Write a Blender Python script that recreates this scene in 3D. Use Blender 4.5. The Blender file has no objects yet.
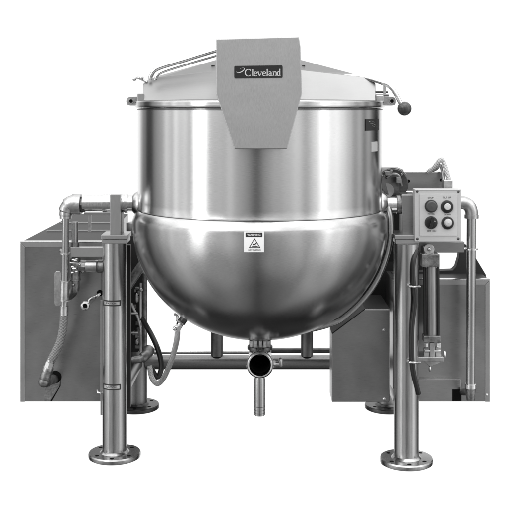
import bpy, bmesh, math, random
from mathutils import Vector, Matrix
random.seed(7)
S = bpy.context.scene
COL = S.collection
H = 1.396; D = 4.1
def K(Y=0.0): return .004*(D+Y)/D
def P(x, y, Y=0.0):
    k = K(Y); return Vector(((x-260)*k, Y, H-(y-108)*k))
# ------------------------------------------------------------------ materials
def nt(name):
    m = bpy.data.materials.new(name); m.use_nodes = True
    n = m.node_tree.nodes; l = m.node_tree.links
    return m, n, l, n['Principled BSDF']
def metal(name, base, rough, stretch=(1, 1, 1), scale=60, bump=.02, var=.06, aniso=0, radial=False, metallic=1.0, smudge=2.5, grain=.12, dent=0):
    m, n, l, b = nt(name)
    b.inputs['Metallic'].default_value = metallic
    tc = n.new('ShaderNodeTexCoord')
    mp = n.new('ShaderNodeMapping'); mp.inputs['Scale'].default_value = stretch
    if radial:
        # azimuth / height coordinates round the pot, so that the polishing lines run round it
        sx = n.new('ShaderNodeSeparateXYZ'); l.new(tc.outputs['Object'], sx.inputs[0])
        at = n.new('ShaderNodeMath'); at.operation = 'ARCTAN2'
        l.new(sx.outputs['X'], at.inputs[0]); l.new(sx.outputs['Y'], at.inputs[1])
        cb = n.new('ShaderNodeCombineXYZ'); l.new(at.outputs[0], cb.inputs['X']); l.new(sx.outputs['Z'], cb.inputs['Z'])
        l.new(cb.outputs[0], mp.inputs['Vector'])
    else:
        l.new(tc.outputs['Object'], mp.inputs['Vector'])
    nz = n.new('ShaderNodeTexNoise'); nz.inputs['Scale'].default_value = scale; nz.inputs['Detail'].default_value = 4
    l.new(mp.outputs[0], nz.inputs['Vector'])
    sm = n.new('ShaderNodeTexNoise'); sm.inputs['Scale'].default_value = smudge; sm.inputs['Detail'].default_value = 5
    l.new(tc.outputs['Object'], sm.inputs['Vector'])
    r1 = n.new('ShaderNodeMapRange'); l.new(sm.outputs[0], r1.inputs[0])
    r1.inputs[1].default_value = .3; r1.inputs[2].default_value = .7
    r1.inputs[3].default_value = 1-var*2; r1.inputs[4].default_value = 1+var*2
    r2 = n.new('ShaderNodeMapRange'); l.new(nz.outputs[0], r2.inputs[0])
    r2.inputs[1].default_value = .25; r2.inputs[2].default_value = .75
    r2.inputs[3].default_value = 1-grain; r2.inputs[4].default_value = 1+grain
    mu = n.new('ShaderNodeMath'); mu.operation = 'MULTIPLY'; l.new(r1.outputs[0], mu.inputs[0]); l.new(r2.outputs[0], mu.inputs[1])
    mb = n.new('ShaderNodeMath'); mb.operation = 'MULTIPLY'; l.new(mu.outputs[0], mb.inputs[0]); mb.inputs[1].default_value = base
    l.new(mb.outputs[0], b.inputs['Base Color'])
    rr = n.new('ShaderNodeMapRange'); l.new(nz.outputs[0], rr.inputs[0])
    rr.inputs[3].default_value = max(.02, rough-.08); rr.inputs[4].default_value = rough+.08
    l.new(rr.outputs[0], b.inputs['Roughness'])
    bp = n.new('ShaderNodeBump'); bp.inputs['Strength'].default_value = bump; bp.inputs['Distance'].default_value = .01
    l.new(nz.outputs[0], bp.inputs['Height'])
    if dent:
        dn = n.new('ShaderNodeTexNoise'); dn.inputs['Scale'].default_value = 3.5; dn.inputs['Detail'].default_value = 2; l.new(tc.outputs['Object'], dn.inputs['Vector'])
        b2 = n.new('ShaderNodeBump'); b2.inputs['Strength'].default_value = 1; b2.inputs['Distance'].default_value = dent
        l.new(dn.outputs[0], b2.inputs['Height']); l.new(b2.outputs[0], bp.inputs['Normal'])
    l.new(bp.outputs[0], b.inputs['Normal'])
    if aniso:
        b.inputs['Anisotropic'].default_value = aniso; b.inputs['Anisotropic Rotation'].default_value = .25
        tg = n.new('ShaderNodeTangent'); tg.direction_type = 'RADIAL'; tg.axis = 'Z'
        l.new(tg.outputs[0], b.inputs['Tangent'])
    return m
def paint(name, c, rough=.4, scale=200, var=.08, coat=0.0):
    m, n, l, b = nt(name)
    tc = n.new('ShaderNodeTexCoord'); nz = n.new('ShaderNodeTexNoise'); nz.inputs['Scale'].default_value = scale; nz.inputs['Detail'].default_value = 3
    l.new(tc.outputs['Object'], nz.inputs['Vector'])
    r = n.new('ShaderNodeMapRange'); l.new(nz.outputs[0], r.inputs[0]); r.inputs[3].default_value = c*(1-var*2); r.inputs[4].default_value = c*(1+var*2)
    l.new(r.outputs[0], b.inputs['Base Color']); b.inputs['Roughness'].default_value = rough
    b.inputs['Coat Weight'].default_value = coat
    if 'dark' in name: b.inputs['Specular IOR Level'].default_value = .12
    return m
def braid(name, base):
    m, n, l, b = nt(name)
    b.inputs['Metallic'].default_value = .35; b.inputs['Roughness'].default_value = .45
    tc = n.new('ShaderNodeTexCoord')
    w = []
    for sgn in (1, -1):
        mp = n.new('ShaderNodeMapping'); mp.inputs['Rotation'].default_value = (0, math.radians(45*sgn), 0)
        l.new(tc.outputs['Object'], mp.inputs['Vector'])
        wv = n.new('ShaderNodeTexWave'); wv.inputs['Scale'].default_value = 75; l.new(mp.outputs[0], wv.inputs['Vector']); w.append(wv)
    mx = n.new('ShaderNodeMath'); mx.operation = 'MAXIMUM'; l.new(w[0].outputs['Fac'], mx.inputs[0]); l.new(w[1].outputs['Fac'], mx.inputs[1])
    r = n.new('ShaderNodeMapRange'); l.new(mx.outputs[0], r.inputs[0]); r.inputs[3].default_value = base*.3; r.inputs[4].default_value = base
    l.new(r.outputs[0], b.inputs['Base Color'])
    bp = n.new('ShaderNodeBump'); bp.inputs['Strength'].default_value = .9; bp.inputs['Distance'].default_value = .003
    l.new(mx.outputs[0], bp.inputs['Height']); l.new(bp.outputs[0], b.inputs['Normal'])
    return m
M = dict(
    wall=metal('polished_wall_steel', .6, .2, (3, 1, 120), 8, .03, .03, aniso=.75, radial=True, grain=.06),
    bowl=metal('satin_bowl_steel', .52, .22, (6, 1, 160), 6, .03, .06, aniso=.4, radial=True, grain=.08, dent=.006),
    sheet=metal('brushed_sheet_steel', .45, .38, (1, 1, .06), 700, .008, .035, grain=.02, dent=.004),
    lid=metal('lid_sheet_steel', .29, .42, (.05, 1, 1), 500, .015, .05, grain=.05),
    cabinet=metal('cabinet_steel', .33, .3, (.06, 1, 1), 600, .012, .12, grain=.07, dent=.008),
    tube=metal('tube_steel', .42, .25, (1, 1, .05), 400, .02, .08, grain=.08),
    bright=metal('bright_steel', .72, .16, (1, 1, 1), 120, .02, .05),
    pipe=metal('galvanised_pipe', .5, .34, (1, 1, 1), 90, .06, .15, smudge=14),
    iron=metal('cast_iron_fitting', .26, .42, (1, 1, 1), 120, .15, .2, smudge=30),
    dark=metal('dark_steel', .14, .4, (1, 1, 1), 80, .05, .2, smudge=8),
    black=paint('black_rubber', .015, .38),
    blackp=paint('black_plate', .012, .3),
    void=paint('dark_opening', .004, .9),
    white=paint('white_label', .85, .5, var=.02),
    ink=paint('black_ink', .02, .5),
    silver=paint('pale_lettering', .5, .4),
    grey=paint('grey_button', .07, .35),
    lens=paint('white_lens', .6, .25, coat=.5),
    face=metal('control_panel_plate', .6, .5, (.1, 1, 1), 500, .01, .04, metallic=.35, grain=.04),
    casing=metal('control_box_casing', .56, .5, (.1, 1, 1), 500, .01, .05, metallic=.4, grain=.04),
    darkp=paint('dark_painted_steel', .03, .5),
    roof=paint('dark_cabinet_top', .035, .5),
    frame=metal('shaded_frame_steel', .24, .36, (1, 1, 1), 200, .02, .15),  # base colour darkened to carry the shade on the rear frame
    darkened=metal('shaded_foot_dark_steel', .09, .36, (1, 1, 1), 120, .03, .2),  # shade painted into the rear feet; also the dark gear motor
    rod=metal('dull_cylinder_steel', .36, .42, (1, 1, .05), 300, .02, .08),
    braid=braid('braided_sleeve', .85), braidd=braid('dull_braided_sleeve', .36),
    knob=paint('knob_plastic', .045, .3, coat=.3),
)
# ------------------------------------------------------------------ mesh builder
class MB:
    def __init__(s): s.v = []; s.f = []; s.mi = []; s.m = 0
    def add(s, vs, fs):
        o = len(s.v); s.v += [tuple(v) for v in vs]
        for f in fs: s.f.append(tuple(i+o for i in f)); s.mi.append(s.m)
        return s
    def mat(s, i): s.m = i; return s
    def box(s, a, b):
        x0, x1 = sorted((a[0], b[0])); y0, y1 = sorted((a[1], b[1])); z0, z1 = sorted((a[2], b[2]))
        return s.add([(x0,y0,z0),(x1,y0,z0),(x1,y1,z0),(x0,y1,z0),(x0,y0,z1),(x1,y0,z1),(x1,y1,z1),(x0,y1,z1)],
                     [(0,3,2,1),(4,5,6,7),(0,1,5,4),(1,2,6,5),(2,3,7,6),(3,0,4,7)])
    def pbox(s, x0, y0, x1, y1, Y, dep):        # measured at depth Y, runs back by dep
        a = P(x0, y0, Y); b = P(x1, y1, Y); return s.box((a.x, Y, a.z), (b.x, Y+dep, b.z))
    def loft(s, rings, cap=True):
        n = len(rings[0]); vs = [p for r in rings for p in r]; fs = []
        for i in range(len(rings)-1):
            for j in range(n):
                k = (j+1) % n; fs.append((i*n+j, i*n+k, (i+1)*n+k, (i+1)*n+j))
        if cap: fs.append(tuple(range(n))[::-1]); fs.append(tuple((len(rings)-1)*n+j for j in range(n)))
        return s.add(vs, fs)
    def prism(s, pts, Y, dep, lean=0, z0=0):
        r = [P(x, y, Y) for x, y in pts]
        f = [Vector((p.x, Y+lean*(p.z-z0), p.z)) for p in r]
        b = [Vector((p.x, Y+dep, p.z)) for p in r] if lean == 0 else [Vector((p.x, p.y+dep, p.z)) for p in f]
        return s.loft([f, b])
    def cyl(s, a, b, r, r2=None, n=32, cap=True):
        return s.tube([Vector(a), Vector(b)], [r, r if r2 is None else r2], n, cap)
    def tube(s, pts, r, n=20, cap=True):
        pts = [Vector(p) for p in pts]; rs = r if isinstance(r, (list, tuple)) else [r]*len(pts)
        rings = []; up = None
        for i, p in enumerate(pts):
            t = (pts[min(i+1, len(pts)-1)]-pts[max(i-1, 0)]).normalized()
            if up is None:
                up = Vector((0, 1, 0)) if abs(t.y) < .9 else Vector((1, 0, 0))
            u = (up-t*up.dot(t)).normalized(); w = t.cross(u); up = u
            rings.append([p+(u*math.cos(2*math.pi*j/n)+w*math.sin(2*math.pi*j/n))*rs[i] for j in range(n)])
        return s.loft(rings, cap)
    def curve(s, pts, r, n=16, seg=8):
        return s.tube(smooth(pts, seg), r, n)
    def lathe(s, prof, c=(0, 0, 0), n=96, axis='Z'):
        vs = []; fs = []
        for rr, h in prof:
            for j in range(n):
                a = 2*math.pi*j/n; q = (rr*math.cos(a), rr*math.sin(a), h)
                if axis == 'X': q = (h, rr*math.cos(a), rr*math.sin(a))
                if axis == 'Y': q = (rr*math.sin(a), h, rr*math.cos(a))
                vs.append((q[0]+c[0], q[1]+c[1], q[2]+c[2]))
        for i in range(len(prof)-1):
            for j in range(n):
                k = (j+1) % n; fs.append((i*n+j, i*n+k, (i+1)*n+k, (i+1)*n+j))
        return s.add(vs, fs)
    def ball(s, c, r, n=24, sq=(1, 1, 1)):
        prof = []
        vs = []; fs = []; m = n//2
        for i in range(m+1):
            t = math.pi*i/m
            for j in range(n):
                a = 2*math.pi*j/n
                vs.append((c[0]+r*sq[0]*math.sin(t)*math.cos(a), c[1]+r*sq[1]*math.sin(t)*math.sin(a), c[2]+r*sq[2]*math.cos(t)))
        for i in range(m):
            for j in range(n):
                k = (j+1) % n; fs.append((i*n+j, (i+1)*n+j, (i+1)*n+k, i*n+k))
        return s.add(vs, fs)
    def build(s, name, mats, parent=None, bevel=0, angle=35, label=None, one=False):
        if not one:
            q = list(range(len(s.v)))
            def find(i):
                while q[i] != i: q[i] = q[q[i]]; i = q[i]
                return i
            for f in s.f:
                for i in f[1:]:
                    a, b = find(f[0]), find(i)
                    if a != b: q[b] = a
            comp = {}
            for fi, f in enumerate(s.f): comp.setdefault(find(f[0]), []).append(fi)
            cl = []
            for fs in comp.values():
                vi = {i for fi in fs for i in s.f[fi]}
                lo = [min(s.v[i][k] for i in vi)-.0015 for k in range(3)]; hi = [max(s.v[i][k] for i in vi)+.0015 for k in range(3)]
                cl.append([fs, lo, hi])
            ch = True
            while ch:
                ch = False
                for i in range(len(cl)):
                    for j in range(i+1, len(cl)):
                        if all(cl[i][1][k] <= cl[j][2][k] and cl[j][1][k] <= cl[i][2][k] for k in range(3)):
                            cl[i] = [cl[i][0]+cl[j][0], [min(x, y) for x, y in zip(cl[i][1], cl[j][1])], [max(x, y) for x, y in zip(cl[i][2], cl[j][2])]]
                            del cl[j]; ch = True; break
                    if ch: break
            if len(cl) > 1:
                cl.sort(key=lambda c: -len(c[0])); out = []
                for fs, _, _ in cl:
                    m = MB(); mp = {}
                    for fi in fs:
                        for i in s.f[fi]:
                            if i not in mp: mp[i] = len(m.v); m.v.append(s.v[i])
                        m.f.append(tuple(mp[i] for i in s.f[fi])); m.mi.append(s.mi[fi])
                    out.append(m.build(name, mats, parent, bevel, angle, label, True))
                return out[0]
        me = bpy.data.meshes.new(name); me.from_pydata(s.v, [], s.f)
        bm = bmesh.new(); bm.from_mesh(me)
        bmesh.ops.remove_doubles(bm, verts=bm.verts, dist=1e-6)
        bmesh.ops.recalc_face_normals(bm, faces=bm.faces)
        bm.to_mesh(me); bm.free()
        if not isinstance(mats, (list, tuple)): mats = [mats]
        for m in mats: me.materials.append(M[m])
        if len(mats) > 1 and len(me.polygons) == len(s.mi):
            for p, i in zip(me.polygons, s.mi): p.material_index = i
        me.shade_smooth(); me.set_sharp_from_angle(angle=math.radians(angle))
        o = bpy.data.objects.new(name, me); COL.objects.link(o)
        if parent: o.parent = parent
        if bevel:
            b = o.modifiers.new('bevel', 'BEVEL'); b.width = bevel; b.segments = 2; b.limit_method = 'ANGLE'; b.angle_limit = math.radians(40)
            b.harden_normals = True
        if label: o['label'] = label
        return o
def smooth(pts, seg=8):
    pts = [Vector(p) for p in pts]; q = [pts[0]*2-pts[1]]+pts+[pts[-1]*2-pts[-2]]; out = []
    for i in range(1, len(q)-2):
        for t in range(seg):
            t /= seg
            out.append(.5*((2*q[i])+(q[i+1]-q[i-1])*t+(2*q[i-1]-5*q[i]+4*q[i+1]-q[i+2])*t*t+(3*q[i]-q[i-1]-3*q[i+1]+q[i+2])*t**3))
    out.append(pts[-1]); return out
def hexnut(mb, a, b, r): return mb.tube([Vector(a), Vector(b)], r, 6)
def text(name, body, size, mat, parent, to):
    cu = bpy.data.curves.new(name, 'FONT'); cu.body = body; cu.size = size; cu.align_x = 'CENTER'; cu.align_y = 'CENTER'; cu.offset = size*.012
    o = bpy.data.objects.new('tmp', cu); COL.objects.link(o)
    dg = bpy.context.evaluated_depsgraph_get(); me = bpy.data.meshes.new_from_object(o.evaluated_get(dg))
    bpy.data.objects.remove(o); me.name = name
    for v in me.vertices: v.co = to(v.co.x, v.co.y)
    me.materials.clear(); me.materials.append(M[mat])
    ob = bpy.data.objects.new(name, me); COL.objects.link(ob); ob.parent = parent
    return ob

root = bpy.data.objects.new('tilting_kettle', None); COL.objects.link(root)
root.empty_display_size = .2
root['label'] = 'large stainless steel tilting steam kettle with lid, hood and control box on four flanged legs'
root['category'] = 'steam kettle'

# ------------------------------------------------------------------ kettle
ZW = .998
wall = MB().lathe([(.470, 1.400), (.486, 1.394), (.486, 1.30), (.486, 1.2), (.486, 1.1), (.486, 1.03), (.486, 1.0045), (.4872, 1.002), (.4872, .9975), (.480, .9935)], n=160).build('kettle_wall', 'wall', root, angle=50)
BC = .935; BB = .4535
prof = [(r_, z_+.0005) for r_, z_ in [(.478, .9955), (.484, .9955), (.487, .9935), (.4935, .984), (.4995, .974), (.5035, .9655), (.5050, .960), (.5057, .953), (.506, .945)]]
for i in range(1, 33):
    t = math.pi/2*i/32; prof.append((max(.0005, .506*math.cos(t)**.96), BC-BB*math.sin(t)))
bowl = MB().lathe(prof, n=160).build('bowl', 'bowl', root, angle=60)
MB().lathe([(.474, 1.397), (.490, 1.3975), (.4955, 1.3985), (.4972, 1.4005), (.4968, 1.408), (.4966, 1.414), (.4970, 1.4195), (.4955, 1.4228), (.480, 1.4235), (.470, 1.42)], n=160).build('rim', 'wall', root, angle=70)
MB().lathe([(.482, 1.3885), (.4885, 1.3885), (.4885, 1.3915), (.482, 1.3915)], n=160).build('rim_shade_line', 'black', root)  # black ring paints the shadow gap under the rim
MB().lathe([(.0005, 1.432), (.3, 1.430), (.44, 1.4265), (.478, 1.4245), (.479, 1.418), (.44, 1.417), (.0005, 1.417)], n=96).build('front_cover', 'frame', root)
def on_wall(az, z, r=.4875): return Vector((r*math.sin(az), -r*math.cos(az), z))
def patch(az0, az1, z0, z1, r=.4878, t=.001, n=10, tilt=0):
    mb = MB(); rings = []
    for i in range(n+1):
        a = az0+(az1-az0)*i/n
        rings.append([on_wall(a, z0, r-.003), on_wall(a, z0, r+t), on_wall(a, z1, r+t), on_wall(a, z1, r-.003)])
    return mb.loft(rings)
def azof(px, y):   # azimuth on the pot for a column of the picture
    a = 0
    for _ in range(30):
        Y = -.4875*math.cos(a); a = math.asin(max(-1, min(1, (px-260)*K(Y)/.4875)))
    return a
a0, a1 = azof(365.5, 0), azof(378.5, 0)
zz = lambda y, a: H-(y-108)*K(-.4875*math.cos(a))
pl = patch(a0, a1, zz(131, a0), zz(119, a0)).build('data_plate', 'blackp', wall)
mbx = MB()
for q in range(3):
    b0 = a0+(a1-a0)*(.15+.12*q); zb = zz(122+q*2.2, a0)
    mbx.tube([on_wall(b0+(a1-a0)*t, zb+.004*math.sin(t*9+q), .4892) for t in (0, .1, .2, .3, .4)], .0009, 6)
mbx.build('plate_marks', 'pipe', wall, one=True)
patch(azof(371.5, 0), azof(377, 0), zz(151, a1), zz(141.5, a1)).build('small_sticker', 'casing', wall)
# warning label on the bowl, wrapped to the ellipsoid
def on_bowl(X, Z, off=.0012):
    c = min(1, max(-1, (BC-Z)/BB)); r = .506*math.sqrt(1-c*c)**.96 if Z < BC else .506
    return Vector((X, -(math.sqrt(max(0, r*r-X*X))+off), Z))
def pb(px, py, off=.0012):
    X = 0; Z = .9
    for _ in range(20):
        v = on_bowl(X, Z); k = K(v.y); X = (px-260)*k; Z = H-(py-108)*k
    return on_bowl(X, Z, off)
def bowl_sheet(px0, py0, px1, py1, off, nx=6, ny=6):
    mb = MB(); g = [[pb(px0+(px1-px0)*i/nx, py0+(py1-py0)*j/ny, off) for i in range(nx+1)] for j in range(ny+1)]
    vs = [p for r in g for p in r]; n0 = len(vs)
    gb = [Vector((p.x, p.y+off+.001, p.z)) for p in vs]; fs = []
    W = nx+1
    for j in range(ny):
        for i in range(nx):
            q = (j*W+i, j*W+i+1, (j+1)*W+i+1, (j+1)*W+i); fs.append(q)
    edge = [i for i in range(W)]+[j*W+nx for j in range(1, ny+1)]+[ny*W+i for i in range(nx-1, -1, -1)]+[j*W for j in range(ny-1, 0, -1)]
    for a, b in zip(edge, edge[1:]+edge[:1]): fs.append((a, b, b+n0, a+n0))
    return mb.add(vs+gb, fs)
bowl_sheet(244, 231.5, 264, 252, .0012).build('warning_label', 'white', bowl)
hb = bowl_sheet(245.6, 232.6, 262.4, 236.9, .0018)
hb.build('label_header', 'ink', bowl)
def ribb(mb, pts, w, off, close=False):   # thin stroke laid on the bowl in picture units
    p3 = [pb(x, y, off) for x, y in pts]
    if close: p3.append(p3[0]); 
    for a, b in zip(p3, p3[1:]): 
        d = (b-a).normalized(); s = Vector((d.z, 0, -d.x))*w/2
        a2 = a-d*w*.3; b2 = b+d*w*.3
        mb.add([a2-s, a2+s, b2+s, b2-s], [(0, 1, 2, 3)])
    return mb
pic = MB()
ribb(pic, [(254.5, 238.6), (249.3, 247.4), (259.9, 247.4)], .0024, .0020, True)
ribb(pic, [(252.2, 246.2), (257.6, 246.2)], .0022, .0020)
ribb(pic, [(253.0, 244.5), (254.8, 244.2), (256.4, 242.8)], .0032, .0021)
ribb(pic, [(253.3, 243.8), (256.0, 244.9)], .0018, .0021)
pic.build('label_pictogram', 'ink', bowl, one=True)
def lab(cx, cy, off):
    def f(u, v):
        k = K(-.49); return pb(cx+u/k, cy-v/k, off)
    return f
text('label_lettering', 'WARNING', .0098, 'white', bowl, lab(254, 234.8, .0026))
text('label_lettering', 'HOT SURFACE', .0068, 'ink', bowl, lab(254.5, 249.9, .0021))
# steam tube round the right of the bowl
pts = [Vector((.512, -.02, 1.0)), Vector((.519, -.03, .965))]
for i in range(0, 20):
    t = math.radians(2+i*4.0); g = max(0, i-13)*.0065; pts.append(Vector(((.521-g)*math.cos(t)**.97, -.035-.03*math.sin(t), BC-(BB+.013-g)*math.sin(t))))
MB().tube(smooth(pts, 3), .0115, 16).build('steam_tube', 'tube', root)
# trunnion bosses at the pot sides
for sx, px in ((-1, 137), (1, 384)):
    b = MB(); X = .486*sx
    b.lathe([(.06, X-.03*sx), (.05, X+.0*sx), (.042, X+.014*sx), (.034, X+.022*sx)], (0, 0, P(0, 203.5).z), 40, 'X')
    b.build('trunnion_boss', 'bowl', root, angle=60)

# ------------------------------------------------------------------ lid
def outl(pts, Y): return [P(x, y, Y) for x, y in pts]
def lidring(pts, Ys): return [P(x, y, Yq) for (x, y), Yq in zip(pts, Ys)]
f = lidring([(143, 100.6), (143, 84), (147, 80), (156, 77.2), (218, 70.5), (301, 70), (367, 77.5), (373, 79.5), (375.5, 84), (375.5, 100.6)], [-.06, -.022, -.012, -.004, .012, .012, -.004, -.01, -.022, -.06])
f2 = [Vector((p.x*.996, p.y+.012, p.z+.0005)) for p in f]
MB().loft([f, f2]).build('lid_front_panel', 'lid', root, bevel=.002)
g0 = lidring([(144, 100), (144, 85), (148, 81), (157, 78.4), (218, 71.5), (301, 71), (366, 78.5), (372, 80.5), (374.5, 85), (374.5, 100)], [-.03, .0, .008, .014, .03, .03, .014, .01, .0, -.03])
g1 = lidring([(148, 100), (148, 86), (152, 80), (160, 75.5), (216, 60), (301, 60), (350, 73), (366, 79), (371, 85), (371, 100)], [.12, .12, .13, .14, .17, .17, .14, .13, .12, .12])
g2 = lidring([(190, 101), (190, 92), (192, 88), (196, 84), (222, 74), (298, 74), (322, 84), (328, 88), (330, 92), (330, 101)], [.40]*10)
lid = MB().loft([g0, g1, g2]).build('lid', 'lid', root, bevel=.002)
t_ = MB()
t_.tube([P(375, 92, 0), P(388, 92, 0)], .005, 10); t_.tube([P(372, 95.5, 0), P(389, 95.5, 0)], .0045, 10)
t_.build('hinge_rod', 'dark', root)
ha = MB()
pth = smooth([P(345, 76, .07), P(362, 77.2, .012), P(380, 82, -.04), P(390, 86.5, -.05), P(396, 94, -.06), P(402, 106, -.07)], 6)
ha.tube(pth, [.0085]*(len(pth)-1)+[.0085], 14)
hnd = ha.build('lid_handle', 'bright', root)
MB().ball(P(404.5, 108.5, -.07), .0275, 32).build('handle_knob', 'knob', hnd)
MB().pbox(383.6, 83, 386.2, 94, -.035, .01).build('handle_post', 'bright', root, bevel=.001)
# hood rods to the left
for k_, (pp, r_) in enumerate([([(150, 80), (151.5, 75), (158, 68.5), (185, 60), (217, 50.2)], .0085), ([(155.5, 80), (157, 76), (163, 71.5), (188, 63.5), (217, 55)], .0065)]):
    MB().curve([P(x, y, -.03-.03*k_) for x, y in pp], r_, 14).build('lid_rod', 'bright', root)
kb = MB(); kb.curve([P(133, 79.2, -.02), P(137, 77.6, -.02), P(142, 79.4, -.02), P(147, 82, -.02)], .0055, 10); kb.ball(P(134.5, 79, -.02), .008, 14); kb.ball(P(141.5, 78, -.03), .0085, 14)
kb.build('vent_cock', 'pipe', root)
# rim ears
def ear(x0, x1, xh, sgn, yt=93):
    b = MB()
    xe = x1 if sgn > 0 else x0; xi = x0 if sgn > 0 else x1
    cz = 101
    pts = [(xi, cz-4.6), (xe-sgn*4, cz-4.6), (xe-sgn*1.2, cz-3.6), (xe, cz), (xe-sgn*1.2, cz+3.6), (xe-sgn*4, cz+4.4), (xi, cz+4.4)]
    b.prism(pts, -.03, .05)
    e = b.build('rim_ear', 'pipe', root, bevel=.002)
    c = P(xh, cz, -.03)
    MB().lathe([(.0005, -.0312), (.0068, -.0312), (.0068, -.028)], (c.x, 0, c.z), 20, 'Y').build('ear_hole', 'void', e)
    MB().lathe([(.0068, -.031), (.0072, -.0335), (.0105, -.0335), (.011, -.028)], (c.x, 0, c.z), 24, 'Y').build('ear_bush', 'pipe', e)
ear(126, 138, 131.2, -1); ear(378, 396.5, 392, 1)
MB().pbox(137, 93.5, 144, 106, -.06, .1).build('hinge_block', 'sheet', root, bevel=.003)
MB().pbox(376, 95, 384, 107, -.055, .1).build('hinge_block', 'pipe', root, bevel=.003)

# ------------------------------------------------------------------ hood
HY = -.545
hp = [(216.2, 39.2), (298.8, 36.8), (300.4, 46), (302, 93.5), (287, 149), (234.5, 149), (216.2, 94), (216.4, 46)]
hd = MB()
def hfix(x, y, off=0):
    Y = HY
    for _ in range(12): p = P(x, y, Y); Y = HY+.09*(p.z-1.25)-off
    return p
ring0 = [hfix(x, y) for x, y in hp]
rb = []
for (x, y), p in zip(hp, ring0):
    rb.append(Vector((p.x, -.47 if y > 120 else .12, p.z)))
top = [ring0[i] for i in (0, 1, 2, 3, 6, 7)]; tb = [Vector((p.x, .14, p.z)) for p in top]
low = [ring0[i] for i in (6, 3, 4, 5)]; lb = [Vector((p.x, -.45, p.z)) for p in low]
hd.loft([ring0, [Vector((p.x, p.y+.012, p.z)) for p in ring0]])
hood = hd.build('hood', 'sheet', root, bevel=.0025)
h2 = MB(); ins = lambda p, c, f=.985: Vector((c.x+(p.x-c.x)*f, p.y+.0125, c.z+(p.z-c.z)*f))
c = P(259, 80, HY)
h2.loft([[ins(p, c) for p in top[:3]+[top[3]]+[top[4]]+[top[5]]], [Vector((ins(p, c).x, .14, ins(p, c).z)) for p in top]])
h2.loft([[ins(p, c) for p in low], [Vector((ins(p, c).x, -.455, ins(p, c).z)) for p in low]])
h2.build('hood_body', 'sheet', hood, bevel=.002)
# little black screws beside the hood
for x in (213, 303.5): MB().pbox(x-1.7, 65.1, x+1.7, 67, .1, .02).build('screw', 'black', root)
# nameplate
def hz(px, py, off):
    return hfix(px, py, off)
def rrect(x0, y0, x1, y1, r, n=4):
    o = []
    for cx, cy, a in ((x1-r, y0+r, -90), (x1-r, y1-r, 0), (x0+r, y1-r, 90), (x0+r, y0+r, 180)):
        for i in range(n+1):
            t = math.radians(a+90*i/n); o.append((cx+r*math.cos(t), cy+r*math.sin(t)))
    return o
rr = rrect(234.3, 65.6, 282.6, 78.0, 1.2)
MB().loft([[hz(x, y+(x-258)*-.012, .0025) for x, y in rr], [hz(x, y+(x-258)*-.012, -.002) for x, y in rr]]).build('nameplate', 'blackp', hood)
LT = MB()
def stroke(pts, ws, off=.0031):      # ribbon with varying width, picture units
    L = []; R = []
    for i, (x, y) in enumerate(pts):
        a = pts[max(0, i-1)]; b = pts[min(len(pts)-1, i+1)]
        dx, dy = b[0]-a[0], b[1]-a[1]; d = math.hypot(dx, dy) or 1
        w = ws[i]/2 if isinstance(ws, (list, tuple)) else ws/2
        L.append((x-dy/d*w, y+dx/d*w)); R.append((x+dy/d*w, y-dx/d*w))
    for i in range(len(pts)-1):
        q = [(247+(a_-247)*.965, b_) for a_, b_ in (L[i], L[i+1], R[i+1], R[i])]
        LT.add([hz(x, y+(x-258)*-.012, off) for x, y in q], [(0, 1, 2, 3)])
def arc(cx, cy, rx, ry, a0, a1, thin, thick, n=18):
    pts = []; ws = []
    for i in range(n+1):
        t = math.radians(a0+(a1-a0)*i/n); pts.append((cx+rx*math.cos(t), cy-ry*math.sin(t))); ws.append(thin+(thick-thin)*abs(math.cos(t))**1.3)
    stroke(pts, ws)
by = 76.1; xh = 4.3; ah = 6.9; tk = 1.05; th = .5
def serif(x, y, w=1.9): stroke([(x-w/2, y), (x+w/2, y)], .42)
def l_(x): stroke([(x, by-ah), (x, by)], tk); serif(x, by-.2, 2.1); stroke([(x-1.0, by-ah+.35), (x, by-ah+.1)], .45)
def e_(x): arc(x, by-xh/2, 1.65, xh/2-.1, 20, 320, th, tk); stroke([(x-1.5, by-xh/2-.1), (x+1.8, by-xh/2-.1)], .42)
arc(248.3, by-3.45, 3.1, 3.35, 42, 318, .5, 1.25, 26); stroke([(250.75, by-6.7), (250.75, by-4.9)], .5); 
l_(252.9); e_(255.9)
stroke([(258.2, by-xh), (260.3, by)], tk); stroke([(262.3, by-xh), (260.4, by)], .5); serif(258.3, by-xh+.1, 2); serif(262.2, by-xh+.1, 1.7)
e_(264.9); l_(268.0)
arc(270.7, by-xh+1.5, 1.3, 1.4, 150, 0, .45, tk, 10); stroke([(272.0, by-xh+1.4), (272.0, by-.4), (272.9, by-.2)], [tk, tk, .4]); arc(271.1, by-1.2, 1.35, 1.1, 60, 320, .45, .95, 14)
stroke([(274.4, by-xh), (274.4, by)], tk); serif(274.4, by-.2, 2); stroke([(273.6, by-xh+.2), (274.4, by-xh+.1)], .45); arc(276.0, by-xh+1.6, 1.3, 1.5, 170, 0, .5, tk, 10); stroke([(277.3, by-xh+1.5), (277.3, by)], tk); serif(277.3, by-.2, 2)
arc(279.6, by-xh/2, 1.2, xh/2-.1, 30, 330, th, tk, 16); stroke([(281.0, by-ah), (281.0, by)], tk); stroke([(280.1, by-ah+.3), (281, by-ah+.1)], .45); stroke([(281, by-.2), (281.8, by-.2)], .4)
# swoosh
sp = []; sw = []
for i in range(25):
    t = math.radians(-215+300*i/24); u_, v_ = 4.4*math.cos(t), 1.75*math.sin(t)
    c_, s_ = math.cos(.45), math.sin(.45); sp.append((240.3+u_*c_-v_*s_, 70.2-(u_*s_+v_*c_))); sw.append(.15+.8*math.sin(math.pi*min(1, i/22))**2)
stroke(sp, sw)
LT.build('nameplate_lettering', 'silver', hood, one=True)

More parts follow.
